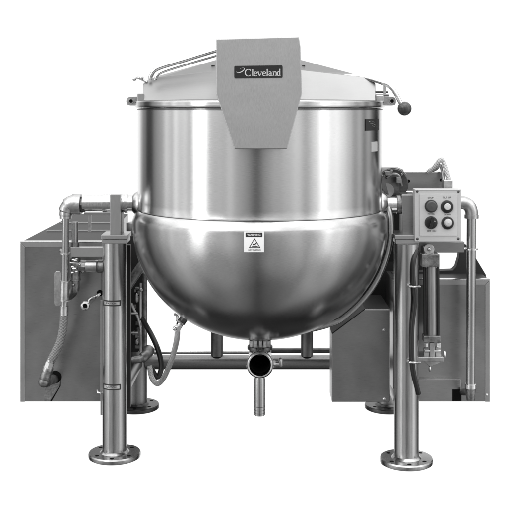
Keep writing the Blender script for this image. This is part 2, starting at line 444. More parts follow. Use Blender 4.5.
# ------------------------------------------------------------------ stand: legs
def leg(cx, dy=0):
    c = P(cx, 0, dy); X = c.x
    b = MB().cyl((X, 0, .02), (X, 0, .864), .0485, n=64)
    lg = b.build('stand_leg', 'tube', root)
    fl = MB(); fl.lathe([(.0005, 0), (.098, 0), (.103, .003), (.104, .008), (.104, .016), (.101, .021), (.059, .0215), (.0555, .025), (.052, .0285), (.0495, .030), (.04, .030)], (X, 0, 0), 96)
    fo = fl.build('foot_flange', 'tube', lg, angle=30)
    bh = MB()
    for a in (38, 142, 218, 270, 322):
        if a == 270: px, py = X, -.083
        else: px, py = X+.080*math.cos(math.radians(a)), .080*math.sin(math.radians(a))
        bh.lathe([(.0005, .0214), (.0085, .0214)], (px, py, 0), 16)
    bh.build('bolt_holes', 'void', lg)
    lg.location.y = dy
    return lg, X
lgs = []
for cx, dy in ((114.7, 0), (406.3, -.065)):
    lg, X = leg(cx, dy); lgs.append((lg, X))
def copy_tree(o, dx, dy, par):
    n_ = o.copy(); COL.objects.link(n_); n_.parent = par
    if par is root: n_.location = (o.location.x+dx, o.location.y+dy, o.location.z)
    for ch in list(o.children): copy_tree(ch, 0, 0, n_)
    return n_
xb = [P(136.8, 0, .667).x, P(387, 0, .667).x]
backs = []
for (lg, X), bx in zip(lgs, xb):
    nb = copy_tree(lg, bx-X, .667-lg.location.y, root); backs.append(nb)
    nb.data = nb.data.copy(); nb.data.materials[0] = M['frame']      # shade on the rear legs put into a darker copy of the steel
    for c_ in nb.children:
        if c_.name.startswith('foot_flange'): c_.data = c_.data.copy(); c_.data.materials[0] = M['darkened']  # rear flanges: shade painted in as a near-black copy
for (lg, X), (x0, x1) in zip(lgs, ((101, 127.5), (395, 420))):
    cp = MB(); dy = lg.location.y*.45; cp.pbox(x0, 235, x1, 239, dy-.062, .124-dy); cp.pbox(x0+.8, 239.4, x1-.8, 243.6, dy-.058, .116-dy)
    cpo = cp.build('cap_plate', 'sheet', lg, bevel=.0015); cpo.location.y = -lg.location.y
def leg_tag(lg, X, y, z_h, nm='leg_label'):
    z = H-(y-108)*K(-.05); mb = MB(); mw = MB(); hh = .0115
    for mbb, r, h2, a_0, a_1 in ((mb, .0493, hh, -58, 38),):
        rings = []
        for i in range(13):
            a = math.radians(a_0+(a_1-a_0)*i/12)
            rings.append([Vector((X+rr_*math.sin(a), -rr_*math.cos(a), z+s*h2)) for rr_, s in ((r-.002, -1), (r, -1), (r, 1), (r-.002, 1))])
        mbb.loft(rings)
    mb.build(nm, 'ink', lg)
    for zc, hw in ((z, .0062),):
        rings = []
        for i in range(13):
            a = math.radians(-50+80*i/12)
            rings.append([Vector((X+rr_*math.sin(a), -rr_*math.cos(a), zc+s*hw)) for rr_, s in ((.048, -1), (.0497, -1), (.0497, 1), (.048, 1))])
        mw.loft(rings)
    mw.build('label_field', 'pipe', lg)
    text('label_lettering', 'CAUTION', .0095, 'ink', lg, lambda u, v: Vector((X+.0502*math.sin(u/.05-.17), -.0502*math.cos(u/.05-.17), z+v)))
leg_tag(lgs[0][0], lgs[0][1], 303.5, 0); leg_tag(lgs[0][0], lgs[0][1], 387.5, 0)
# frame rails
zr = P(0, 362, .667).z
for (lg, X), bx in zip(lgs, xb):
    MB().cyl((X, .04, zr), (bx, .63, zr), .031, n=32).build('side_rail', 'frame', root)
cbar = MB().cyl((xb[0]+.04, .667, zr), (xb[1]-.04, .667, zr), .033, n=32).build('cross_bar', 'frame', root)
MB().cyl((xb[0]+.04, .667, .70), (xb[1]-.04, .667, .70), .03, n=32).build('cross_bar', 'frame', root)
for x in (217, 307):
    q = P(x, 0, .667).x
    MB().cyl((q, .667, zr+.03), (q, .667, .68), .028, n=32).build('strut', 'dark', root)
MB().cyl(P(268, 350.5, .8), P(345, 350.5, .8), .0125, n=16).build('rear_pipe', 'dark', root)
MB().cyl(P(150, 352.3, .76), P(252, 352.3, .76), .008, n=16).build('rear_pipe', 'bright', root)

# ------------------------------------------------------------------ draw-off valve
vY = -.16
vb = MB(); c0 = P(260, 365, vY)
vb.lathe([(.0395, vY+.002), (.042, vY-.003), (.046, vY-.004), (.0505, vY), (.0525, vY+.006), (.0515, vY+.02), (.046, vY+.03), (.046, .08), (.0395, .08), (.0395, vY+.002)], (c0.x, 0, c0.z), 64, 'Y')
valve = vb.build('draw_off_valve', 'bright', root, angle=40)
MB().lathe([(.0392, vY+.035), (.0385, vY+.08), (.0385, .07), (.0005, .07)], (c0.x, 0, c0.z), 48, 'Y').build('valve_bore', 'void', valve)
n_ = MB(); n_.cyl(P(260, 353, -.03), P(260, 338, -.03), .043, n=40); n_.cyl(P(260, 349, -.03), P(260, 345.5, -.03), .05, n=40)
n_.build('valve_neck', 'dark', valve, bevel=.002)
st = MB()
for x in (251.5, 256, 260.5, 265, 269): hexnut(st, P(x, 347, -.085), P(x, 341, -.085), .0065)
st.build('neck_bolts', 'iron', valve)
tb_ = MB(); tb_.lathe([(.0185, P(0, 376, -.12).z), (.021, P(0, 379, -.12).z), (.021, P(0, 414.5, -.12).z), (.019, P(0, 415, -.12).z), (.019, P(0, 409, -.12).z)], (P(259.7, 0, -.12).x, -.12, 0), 40)
tb_.build('drain_spout', 'tube', valve)
tr = MB()
for y in (406, 409.5, 412.5): tr.lathe([(.0205, -.0012), (.0222, 0), (.0205, .0012)], (P(259.7, 0, -.12).x, -.12, P(0, y, -.12).z), 40)
tr.build('spout_thread', 'dark', valve)
wk = MB(); wk.cyl(P(271, 364, -.1), P(279, 364, -.1), .009, n=14); wk.ball(P(280.5, 362.5, -.1), .014, 16, (.7, .8, 1.4)); hexnut(wk, P(273, 364, -.1), P(275.5, 364, -.1), .014)
wk.build('valve_wing_nut', 'pipe', valve)

# ------------------------------------------------------------------ left trunnion and steam piping
zt = P(0, 203.5).z
tn = MB(); tn.cyl(P(83, 203.5), P(139, 203.5), .0315, n=48)
tr1 = tn.build('trunnion', 'bright', root)
sl = MB(); sl.cyl(P(103, 203.5), P(126, 203.5), .0355, n=48); sl.cyl(P(125, 203.5), P(128, 203.5), .0385, n=48)
sl.build('trunnion_sleeve', 'bright', tr1, bevel=.001)
MB().pbox(110, 195, 120.3, 235, -.062, .03).build('trunnion_bracket', 'sheet', root, bevel=.0015)
MB().pbox(111, 212, 122, 235, -.03, .06).build('bracket_web', 'dark', root, bevel=.0015)
el = MB(); el.tube(smooth([P(80, 204), P(74, 203.6), P(69, 206), P(66, 211), P(65.6, 216)], 6), [.035]*7+[.034]*6+[.031]*6+[.026]*5+[.025], 28)
el.cyl(P(72.5, 204.5), P(81, 204.5), .0415, n=32); el.cyl(P(65.6, 214.5), P(65.6, 218.5), .0215+.003, n=28)
elb = el.build('pipe_elbow', 'pipe', root, bevel=.0015, angle=45)
u = MB(); u.cyl(P(81, 204.5), P(85.5, 204.5), .031, n=8); u.cyl(P(82, 208), P(84, 212), .01, n=8)
u.build('union_nut', 'dark', elb, bevel=.002)
vp = MB(); vp.cyl(P(65.7, 217), P(64.8, 283), .0148, n=28)
vpp = vp.build('steam_pipe', 'tube', root)
cp = MB()
for y in (253.5, 281.5, 300.5): cp.lathe([(.015, -.004), (.0215, -.003), (.0215, .003), (.015, .004)], (P(65, 0).x, 0, P(0, y).z), 28)
cp.cyl(P(64.7, 282), P(64.3, 301), .0185, n=28)
cp.cyl(P(64.3, 301), P(64.2, 307), .014, n=20); cp.cyl(P(64.2, 306), P(64, 315), .0178, n=24)
cp.build('pipe_coupling', 'pipe', vpp, angle=40)
MB().cyl(P(59.5, 249.5), P(63, 252.5), .006, n=10).build('clamp_bolt', 'pipe', vpp)
hp_ = [P(64, 314), P(63.2, 326), P(60.5, 340), P(55.5, 352), P(51.2, 360)]
hs = MB().curve(hp_, .0172, 20).build('flexible_hose', 'braidd', root)
ff = MB(); ff.tube([P(51.6, 358.5), P(50.2, 362)], .0165, 18); hexnut(ff, P(50.2, 362), P(48.4, 367.5), .0185); ff.tube([P(48.6, 367), P(47.3, 371)], .021, 24)
ff.build('hose_fitting', 'pipe', hs, bevel=.001)
e2 = MB(); e2.tube(smooth([P(48.2, 369.5), P(45.6, 376), P(45, 381, .01), P(48, 380.5, .05), P(54, 379, .15)], 5), [.021]*5+[.0225]*5+[.0235]*5+[.02]*5+[.018], 24)
e2.ball(P(43.9, 381.8, 0), .0225, 24)
e2.build('hose_elbow', 'iron', hs)
MB().cyl(P(75, 222, .03), P(75, 243, .03), .0135, n=24).build('short_pipe', 'tube', root)
sb_ = MB(); sb_.cyl(P(75, 242, .03), P(75, 249, .03), .018, n=24); sb_.build('short_pipe_socket', 'iron', root)
MB().pbox(70.5, 247.3, 103, 257.2, .0, .03).build('pipe_support_arm', 'sheet', root, bevel=.0015)
v2 = MB(); v2.cyl(P(86, 266.5, .01), P(97, 266.5, .01), .0235, n=28); v2.cyl(P(95.5, 266.5, .03), P(98, 266.5, .03), .026, n=28); v2.cyl(P(86, 266.5, .03), P(87.5, 266.5, .03), .024, n=28)
v2.build('pipe_nipple', 'pipe', root, bevel=.001)
v3 = MB(); v3.cyl(P(98, 266.5, .03), P(106, 266.5, .03), .027, n=28); v3.cyl(P(79, 266, .03), P(86, 266.5, .03), .025, n=8)
v3.cyl(P(75.5, 257, .03), P(75.5, 279, .03), .021, n=24); v3.tube([P(71, 259, .02), P(84, 272, .02)], .009, 10)
vv = v3.build('gate_valve', 'iron', root, bevel=.002)
v4 = MB()
for q in range(9):
    v4.ball(P(72+random.random()*11, 258+random.random()*17, -.0), .0045+.003*random.random(), 8, (1.4, 1, .8))
v4.tube([P(70, 263, -.01), P(79, 263.5, -.01)], .0028, 8)
v4.build('valve_bolts', 'pipe', vv)
v5 = MB(); v5.lathe([(.015, -.004), (.0235, -.003), (.0235, .003), (.015, .004)], (P(75.3, 0, .03).x, .03, P(0, 279.5, .03).z), 24)
v5.tube(smooth([P(75.3, 280, .03), P(75.3, 288, .03), P(73.5, 292, .04), P(69, 296, .05)], 5), .018, 20); v5.ball(P(73.5, 285, .01), .0065, 12)
v5.build('lower_elbow', 'iron', root)
MB().prism(rrect(54.3, 271.5, 61, 306, 2.4), .045, .008).build('valve_handle', 'pipe', root, bevel=.001)
nz_ = MB(); nz_.lathe([(.0068, .02), (.0075, .002), (.0105, -.002), (.0165, .0), (.0188, .004), (.0185, .012), (.0135, .016), (.0135, .15)], (P(85, 0, 0).x, 0, P(0, 306, 0).z), 28, 'Y')
nz_.curve([P(87.5, 302.5, .05), P(91, 299, .07), P(96, 296.5, .09), P(101, 292.8, .16)], .0062, 12)
nzo = nz_.build('drain_cock', 'bright', root)
MB().lathe([(.0005, .006), (.0074, .006), (.0074, .02)], (P(85, 0, 0).x, 0, P(0, 306, 0).z), 24, 'Y').build('cock_bore', 'void', nzo)
# rail under the trunnion
MB().pbox(84, 212.5, 110, 215.3, .05, .02).build('guard_rail', 'sheet', root, bevel=.001)
MB().pbox(88, 212, 91, 232, .07, .01).build('guard_post', 'pipe', root, bevel=.001)
sr = MB(); sr.pbox(100.4, 300, 103.4, 415, .07, .012); srr = sr.build('flat_bar', 'sheet', root, bevel=.001)
MB().curve([P(97.2, 390.5, .05), P(98, 392.5, .04), P(101, 393.3, .04), P(104, 393, .05)], .0042, 10).build('hook', 'bright', srr)

# ------------------------------------------------------------------ cabinets
def cabinet(x0, y0, x1, y1, Yf, Yb, shift=0.0):
    a = P(x0, y0, Yf); b = P(x1, y1, Yf)
    f = [Vector((a.x, Yf, a.z)), Vector((b.x, Yf, a.z)), Vector((b.x, Yf, b.z)), Vector((a.x, Yf, b.z))]
    k = [Vector((p.x+shift*(1 if p.x < (a.x+b.x)/2 else -2), Yb, p.z)) for p in f]
    tp_ = [k[0], k[1], f[1], f[0]]; up = Vector((0, 0, .0025))
    tp_[2] = Vector((f[1].x, Yf+.03, f[1].z)); tp_[3] = Vector((f[0].x, Yf+.03, f[0].z))
    top_ = MB().loft([[p+Vector((0, 0, .0004)) for p in tp_], [p+up for p in tp_]])
    return MB().loft([f, k]), a, b, top_
mb, a, b, tpm = cabinet(20.5, 243, 102, 401.6, .15, 1.3, .02)
cab = mb.build('equipment_cabinet', 'cabinet', root, bevel=.003); tpm.build('cabinet_top', 'roof', cab)
tm = MB()
tm.prism([(20.3, 242.6), (102, 242.6), (102, 247), (25, 247)], .146, .006)
tm.prism([(20.3, 243.1), (24.8, 247.3), (24.8, 401.8), (20.3, 401.8)], .146, .006)
tm.build('cabinet_trim', 'sheet', cab, bevel=.0012)
lp = MB(); lp.box((P(20.3, 0, .146).x, .145, P(0, 242.6, .146).z), (P(102, 0, .146).x, .175, P(0, 241.2, .146).z))
lp.build('cabinet_lip', 'bright', cab, bevel=.001)
sm_ = MB(); zt_ = P(0, 242.6, .146).z
for yy in (.52, .84): sm_.box((a.x+.03, yy, zt_+.0), (b.x, yy+.012, zt_+.007))
sm_.build('cabinet_top_seam', 'sheet', cab, bevel=.001)
hl = MB(); c1 = P(55, 377, .15)
hl.lathe([(.0005, .1485), (.026, .1485)], (c1.x, 0, c1.z), 32, 'Y')
hl.add([P(60.2, 378, .1483), P(60.2, 386, .1483), P(51.5, 401.4, .1483), (P(49.8, 401.4, .1483)), P(59, 386.5, .1483)], [(0, 1, 2, 3, 4)])
hl.lathe([(.0005, .1485), (.013, .1485)], (P(100, 293, .15).x, 0, P(100, 293, .15).z), 24, 'Y')
hl.build('cabinet_openings', 'void', cab)
MB().prism([(46, 385), (58.5, 385), (49.5, 400.9), (43.5, 400.9)], .1484, .004).build('access_flap', 'iron', cab)
# right small cabinet with sloping shoulder
sc = MB(); sc.prism([(331.8, 334), (365, 309.3), (390, 309.3), (390, 402), (331.8, 402)], .06, .13)
scb = sc.build('side_cabinet', 'cabinet', root, bevel=.003)
bt = MB()
for x, y in ((384, 330), (384.5, 399)): bt.ball(P(x, y, .058), .0062, 14, (1, .6, 1))
bt.build('cabinet_screws', 'bright', scb)
MB().prism([(331.6, 333.2), (364.8, 308.6), (390, 308.6), (390, 309.2), (365, 309.2), (331.8, 333.9)], .064, .3).build('cabinet_top', 'darkp', scb)
tp = MB(); tp.prism([(364.6, 308.7), (390.2, 308.7), (390.2, 310.2), (364.9, 310.2)], .056, .006); tp.build('cabinet_edge', 'bright', scb)
# right big cabinet
mb, a2, b2, tpm = cabinet(393, 280.5, 489.6, 401.6, .15, .37)
rc = mb.build('equipment_cabinet', 'cabinet', root, bevel=.003); tpm.build('cabinet_top', 'roof', rc)
tm = MB()
tm.prism([(418, 280.2), (489.8, 280.2), (485.2, 285), (418, 285)], .146, .006)
tm.prism([(489.8, 280.6), (489.8, 401.8), (485.2, 401.8), (485.2, 285.4)], .146, .006)
tm.build('cabinet_trim', 'sheet', rc, bevel=.0012)
lp = MB(); lp.box((P(418, 0, .146).x, .145, P(0, 280.2, .146).z), (P(489.8, 0, .146).x, .17, P(0, 278.9, .146).z)); lp.build('cabinet_lip', 'bright', rc, bevel=.001)
MB().ball(P(486.8, 395, .146), .006, 12, (1, .6, 1)).build('cabinet_screw', 'bright', rc)
MB().pbox(419, 379.5, 461, 401.5, .118, .03).build('lower_tray', 'cabinet', rc, bevel=.002)
MB().pbox(452.5, 389.5, 461.5, 401, .1165, .005).build('tray_opening', 'void', rc)
hm = MB(); hm.prism([(392, 281), (392, 273), (453, 270.3), (456.3, 267), (459, 258), (461, 243), (466, 244.5), (473, 253.5), (486, 275), (486, 281)], .31, .05)
hm.build('cabinet_cowl', 'roof', rc, bevel=.003)
dh = MB(); dh.prism([(362, 312), (362, 262), (376, 238), (423, 238), (423, 312)], .42, .24)
dh.build('drive_housing', 'darkp', root, bevel=.004)

# ------------------------------------------------------------------ left rear mechanism
lm = MB(); lm.prism([(122, 236), (143, 236), (143, 346), (138, 352), (122, 352)], .56, .03)
mech = lm.build('rear_panel', 'darkp', root, bevel=.002)
MB().pbox(125, 245, 130.3, 408, .07, .03).build('dark_strip', 'darkp', root, bevel=.002)  # plain dark upright strip beside the left leg
MB().cyl(P(144.6, 266, .5), P(144.4, 353, .5), .0112, n=20).build('rear_rod', 'iron', root)
MB().cyl(P(124, 292, .4), P(144, 262, .4), .02, n=24).build('rear_diagonal', 'iron', root)
s1 = MB()
for y in (313.5, 332.8): s1.cyl(P(127, y, .42), P(138, y, .42), .0045, n=10)
s1.cyl(P(140.5, 283, .45), P(140.5, 352, .45), .006, n=12)
s1.curve([P(131, 303, .44), P(134, 310, .44), P(138, 318, .44), P(141, 330, .44)], .006, 10)
s1.ball(P(136.8, 298, .43), .012, 14, (.6, .8, 1.8)); s1.ball(P(141, 290, .43), .008, 12); s1.ball(P(137, 342, .43), .008, 12, (1, 1, 1.6)); s1.ball(P(143, 272, .43), .008, 12)
s1.build('rear_linkage', 'pipe', root)
s2 = MB()
for q in range(14):
    x = 128+random.random()*11; y = 286+random.random()*60; w_ = 1.5+3*random.random(); h_ = 1.5+5*random.random()
    s2.pbox(x, y, x+w_, y+h_, .5+.06*random.random(), .02)
s2.build('rear_valve_block', 'iron', root, bevel=.001)
e3 = MB(); e3.cyl(P(125, 360.5, .3), P(135, 359.5, .3), .011, n=16); e3.cyl(P(132.5, 359.8, .3), P(135, 359.6, .3), .015, n=16)
e3.tube(smooth([P(135, 359.5, .3), P(141, 358.5, .3), P(146, 355, .32), P(149, 350, .36)], 5), [.017]*6+[.022]*6+[.025]*4, 20)
e3.build('rear_elbow', 'iron', root)
MB().curve([P(142, 318, .45), P(147, 327, .45), P(151.5, 335, .43), P(157, 347, .38), P(160.8, 360, .36), P(161, 370, .34), P(157, 377, .33), P(151, 368, .33)], .0115, 16).build('black_hose', 'black', root)
MB().pbox(136.8, 382.5, 142.8, 397, .6, .008).build('leg_tag', 'pipe', backs[0], bevel=.001)
# condensate hose
bh = MB().curve([P(177.5, 328, -.02), P(177, 338, 0), P(174.5, 350, .06), P(170, 364, .12), P(163.5, 378, .2), P(157.5, 383.5, .24), P(152, 378, .28), P(149.5, 366, .3)], .0112, 16).build('drain_hose', 'braid', root)
fv = MB(); fv.tube([P(185.5, 316, -.02), P(181, 322.5, -.02)], .017, 18); fv.build('hose_nipple', 'dark', bh)
fv = MB(); fv.tube([P(182, 321.5, -.03), P(177.8, 328.5, -.02)], .012, 14); hexnut(fv, P(179.5, 324, -.03), P(176.5, 330, -.02), .0145)
fv.curve([P(174, 313.8, -.04), P(177.3, 316, -.04), P(177, 320, -.04), P(180, 322.5, -.04)], .005, 10); fv.ball(P(174.8, 328.5, -.035), .009, 12)
fv.build('petcock', 'bright', bh)

# ------------------------------------------------------------------ right trunnion, drive, control box
tn = MB(); tn.cyl(P(380, 204.5), P(404, 204.5), .030, n=48)
tn.build('trunnion', 'bright', root)
tc_ = MB(); tc_.cyl(P(396.5, 204.5), P(401.5, 204.5), .038, n=48); tc_.build('trunnion_collar', 'iron', root, bevel=.002)
MB().pbox(402.3, 195.5, 415, 235, -.045, .09).build('trunnion_bracket', 'cabinet', root, bevel=.002)
MB().pbox(401.8, 194.2, 415.5, 196.2, -.047, .094).build('bracket_top', 'bright', root, bevel=.001)
MB().pbox(388, 213, 402, 262, .12, .1).build('bearing_housing', 'darkp', root, bevel=.004)
gb = MB(); gb.cyl(P(393, 184, .08), P(393, 184, .3), .062, n=40); gb.cyl(P(392, 184, .08), P(393, 184, .07), .05, n=40)
gb.pbox(385, 169.5, 403.5, 178, .14, .16); gb.pbox(398, 172, 403.8, 196, .1, .14)
gbx = gb.build('gear_motor', 'darkened', root, bevel=.003)
fins = MB()
for q in range(5): fins.tube([P(393+16*math.cos(math.radians(a)), 184-16*math.sin(math.radians(a)), .068) for a in range(35+q*0, 150, 12)], .003, 6) if q == 0 else None
for a, rr_ in ((48, .0055), (96, .007), (141, .0055)): fins.ball(P(393+13*math.cos(math.radians(a)), 184-13*math.sin(math.radians(a)), .065), rr_, 10)
fins.pbox(386, 171.5, 392, 175.5, .05, .04); fins.pbox(396.5, 177, 401, 183, .045, .05); fins.curve([P(387, 178, .06), P(392, 174.5, .055), P(399, 175.5, .05), P(402, 186, .06)], .0045, 10)
fins.build('motor_fittings', 'iron', gbx, bevel=.001)
dk = MB(); dk.lathe([(.0005, .062), (.03, .062), (.031, .075)], (P(387, 0, .06).x, 0, P(0, 190.5, .06).z), 32, 'Y'); dk.build('motor_disc', 'lid', gbx)
bm_ = MB(); bm_.pbox(403.5, 172.3, 445.5, 190.5, .1, .04); bmo = bm_.build('torque_arm', 'cabinet', root, bevel=.002)
b_ = MB()
for x, y in ((408.5, 181), (441.2, 180)): b_.lathe([(.0005, .0985), (.0065, .0985), (.0065, .1005)], (P(x, y, .1).x, 0, P(x, y, .1).z), 16, 'Y')
b_.build('arm_bolt', 'void', bmo)
MB().pbox(403.5, 171.4, 445.8, 173, .098, .044).build('arm_flange', 'bright', bmo, bevel=.001)
cb_ = MB().curve([P(428, 172, .08), P(434, 167.5, .06), P(438.3, 161.8, .05), P(441.3, 159.6, .05), P(443.6, 162.5, .05), P(446.5, 171, .04), P(449.6, 182, .03)], .0092, 14).build('cable_conduit', 'braid', root)
MB().curve([P(430, 171.5, .09), P(436, 169, .07), P(440, 165, .06), P(442, 171, .06), P(443.5, 180, .05)], .006, 12).build('cable_conduit', 'pipe', root)
cf = MB(); cf.pbox(443.5, 180, 452.8, 188.8, -.02, .05); cf.build('conduit_fitting', 'pipe', cb_, bevel=.003)
CY = -.1
cbx = MB().prism(rrect(414.6, 189.0, 461.2, 241.6, 1.0), CY, .053)
ctrl = cbx.build('control_box', 'casing', root, bevel=.002)
fp = MB(); fp.prism(rrect(419.6, 194.2, 457.6, 235.8, .8), CY-.0035, .005)
fp.prism([(414.9, 189.2), (461, 189.2), (460.2, 190.2), (415.8, 190.2)], CY-.002, .003)
fp.build('control_plate', 'face', ctrl, bevel=.0008)
sc_ = MB()
for x, y in ((417.2, 191.6), (458.4, 191.8), (417.4, 238.8), (458.3, 238.6)): sc_.ball(P(x, y, CY), .0055, 12, (1, .5, 1))
sc_.build('box_screws', 'dark', ctrl)
def button(x, y, style):
    c = P(x, y, CY-.0035); y0 = CY-.003
    r = 6.35*K(CY)
    ring = MB().lathe([(r*1.02, y0), (r, y0-.004), (r*.92, y0-.008), (r*.72, y0-.010), (.0005, y0-.010)], (c.x, 0, c.z), 40, 'Y')
    if style == 'grey':
        o = ring.build('push_button', 'blackp', ctrl)
        MB().lathe([(r*.86, y0-.007), (r*.84, y0-.013), (r*.7, y0-.0165), (.0005, y0-.018)], (c.x, 0, c.z), 40, 'Y').build('button_cap', 'grey', ctrl)
    elif style == 'white':
        o = ring.build('push_button', 'blackp', ctrl)
        c2 = c+Vector((.001, 0, .001))
        MB().lathe([(r*.54, y0-.009), (r*.52, y0-.014), (r*.44, y0-.016), (.0005, y0-.017)], (c2.x, 0, c2.z), 40, 'Y').build('button_lens', 'lens', ctrl)
    elif style == 'lamp':
        o = ring.build('indicator_lamp', 'blackp', ctrl)
        c2 = c+Vector((.001, 0, .002))
        MB().lathe([(r*.64, y0-.009), (r*.62, y0-.013), (r*.45, y0-.018), (.0005, y0-.02)], (c2.x, 0, c2.z), 40, 'Y').build('lamp_lens', 'face', ctrl)
    else:
        o = ring.build('selector_switch', 'blackp', ctrl)
        h = MB(); w = .0052
        h.loft([[Vector((c.x+u_*math.cos(-.25)-v_*math.sin(-.25), yy, c.z+u_*math.sin(-.25)+v_*math.cos(-.25))) for u_, v_ in ((-w, -r*.95), (w, -r*.95), (w, r*.95), (-w, r*.95))] for yy in (y0-.009, y0-.021)])
        h.build('selector_lever', 'blackp', ctrl, bevel=.0015)
        MB().ball((c.x+.012, y0-.016, c.z+.007), .0022, 8).build('selector_pointer', 'white', ctrl)
button(431, 206.3, 'grey'); button(447, 206.8, 'white'); button(431, 222.6, 'sel'); button(447.6, 223, 'lamp')
def ct(px, py):
    q = P(px, py, CY-.0042); return lambda u_, v_: Vector((q.x+u_, CY-.0042, q.z+v_))
for s_, x, y, z in (('STOP', 430.5, 198.0, .0092), ('TILT UP', 447, 197.8, .0098), ('POWER', 431, 214.2, .0078), ('DOWN', 447.5, 214.6, .0078), ('OFF  ON', 431.5, 231.0, .0092)):
    text('panel_lettering', s_, z, 'grey', ctrl, ct(x, y))
# conduit elbow and down pipe on the right
dp = MB(); dp.tube(smooth([P(458, 203, 0), P(464, 203, 0), P(469, 206, 0), P(471.2, 211, 0), P(471.3, 216.5, 0)], 6), .0255, 28)
dp.cyl(P(471.3, 214.8), P(471.3, 218.3), .0255+.003, n=28)
dpo = dp.build('pipe_elbow', 'pipe', root, angle=45)
pp_ = MB().cyl(P(471.3, 217), P(470.5, 386), .0182, n=28).build('down_pipe', 'tube', root)
q_ = MB(); q_.lathe([(.018, -.004), (.0255, -.003), (.0255, .003), (.018, .004)], (P(471.2, 0).x, 0, P(0, 248.7).z), 28); q_.cyl(P(464, 248.5), P(475.5, 248.5), .005, n=10)
q_.build('pipe_clamp', 'bright', pp_)
q_ = MB(); q_.cyl(P(470.5, 383.5), P(470.5, 388.5), .0235, n=28); q_.build('pipe_coupling', 'bright', pp_, bevel=.002)
q_ = MB(); q_.cyl(P(470.5, 388.5), P(470.5, 400), .021, .017, n=20); q_.cyl(P(470.5, 392), P(463, 392, .1), .014, n=16); q_.build('pipe_foot', 'iron', pp_)
MB().pbox(419, 241.8, 464.5, 252.5, .0, .03).build('support_arm', 'cabinet', root, bevel=.002)
# hydraulic cylinder
cy = -.05
hc = MB().cyl(P(431, 266, cy), P(431.6, 337, cy), .0188, n=32).build('tilt_cylinder', 'rod', root)
bk = MB(); bk.cyl(P(424.2, 266, cy), P(424.8, 338, cy), .0058, n=12); bk.cyl(P(437.8, 266, cy), P(438.4, 338, cy), .0058, n=12)
bk.cyl(P(424.2, 266, .0), P(424.8, 338, .0), .0058, n=12); bk.cyl(P(437.8, 266, .0), P(438.4, 338, .0), .0058, n=12)
bk.build('tie_rods', 'black', hc)
bk = MB(); bk.pbox(422, 254.5, 439.5, 267.3, cy-.03, .06); bk.pbox(424, 336.2, 440.5, 342.5, cy-.03, .06); bk.build('end_caps', 'iron', hc, bevel=.002)
bk = MB(); bk.cyl(P(429, 249, cy-.03), P(429, 249, cy+.03), .0205, n=28); bk.pbox(424.5, 248, 434, 255.5, cy-.025, .05); bk.ball(P(429, 249, cy-.032), .008, 12)
bk.build('clevis', 'pipe', hc, bevel=.002)
bk = MB()
for x in (425.8, 438.6): hexnut(bk, P(x, 343, cy-.02), P(x, 347, cy-.02), .009)
bk.pbox(430, 343, 434.5, 357, cy-.01, .02); bk.pbox(424, 348.5, 429, 357.5, cy+.0, .02); bk.pbox(436, 347.5, 440.8, 357.5, cy+.0, .02)
bk.cyl(P(424.5, 351, cy), P(440.5, 351, cy), .006, n=12)
bk.build('rod_eye', 'pipe', hc, bevel=.001)
sh = MB(); sh.pbox(417, 357.3, 443.5, 361.8, cy-.03, .1); sh.prism([(424, 361.8), (442, 361.8), (430, 367)], cy, .02); sho = sh.build('cylinder_shelf', 'pipe', root, bevel=.0015)
sh = MB(); sh.ball(P(444.8, 354.5, cy), .009, 12, (.8, 1, 1.7)); sh.ball(P(429.6, 368.5, cy), .008, 12, (.7, 1, 1.5)); sh.build('shelf_bolts', 'bright', sho)
MB().pbox(424.5, 268, 438.5, 336, .03, .02).build('cylinder_back', 'dark', hc)
# hydraulic hose on the leg
hh = MB().curve([P(416.5, 250, -0.095), P(413.5, 262, -0.115), P(413.3, 280, -0.120), P(415, 300, -0.120), P(412.3, 325, -0.120), P(411.8, 350, -0.120), P(413.5, 372, -0.115), P(418.8, 394, -0.095)], .0088, 14).build('hydraulic_hose', 'black', root)
cl = MB()
for y in (286.5, 362.2):
    cl.curve([P(407.5, y-.8, -0.120), P(409.5, y, -0.137), P(414, y+.3, -0.137), P(420, y+.2, -0.115)], .0042, 10); cl.ball(P(408, y-.7, -0.123), .006, 10)
cl.build('hose_clips', 'bright', hh)

# ------------------------------------------------------------------ camera
cam = bpy.data.cameras.new('camera'); co = bpy.data.objects.new('camera', cam); COL.objects.link(co)
co.location = (0, -D, H); co.rotation_euler = (math.radians(90), 0, 0)
cam.sensor_width = 36; cam.lens = 36*1025/508; cam.shift_x = -6/508; cam.shift_y = -146/508; cam.clip_end = 200
S.camera = co
# ------------------------------------------------------------------ made-up studio world, bands shaped for the steel's reflections
w = bpy.data.worlds.new('World'); S.world = w; w.use_nodes = True
n = w.node_tree.nodes; l = w.node_tree.links; bg = n['Background']
tc = n.new('ShaderNodeTexCoord'); sx = n.new('ShaderNodeSeparateXYZ'); l.new(tc.outputs['Generated'], sx.inputs[0])
def mth(op, a, b=None, clamp=False):
    m = n.new('ShaderNodeMath'); m.operation = op; m.use_clamp = clamp
    for i, v in enumerate((a, b)):
        if v is None: continue
        if isinstance(v, (int, float)): m.inputs[i].default_value = v
        else: l.new(v, m.inputs[i])
    return m.outputs[0]
ny = mth('MULTIPLY', sx.outputs['Y'], -1)
az = mth('ARCTAN2', sx.outputs['X'], ny)                       # 0 towards the photographer, + to the right
azd = mth('MULTIPLY', az, 180/math.pi)
el_ = mth('MULTIPLY', mth('ARCSINE', sx.outputs['Z']), 180/math.pi)
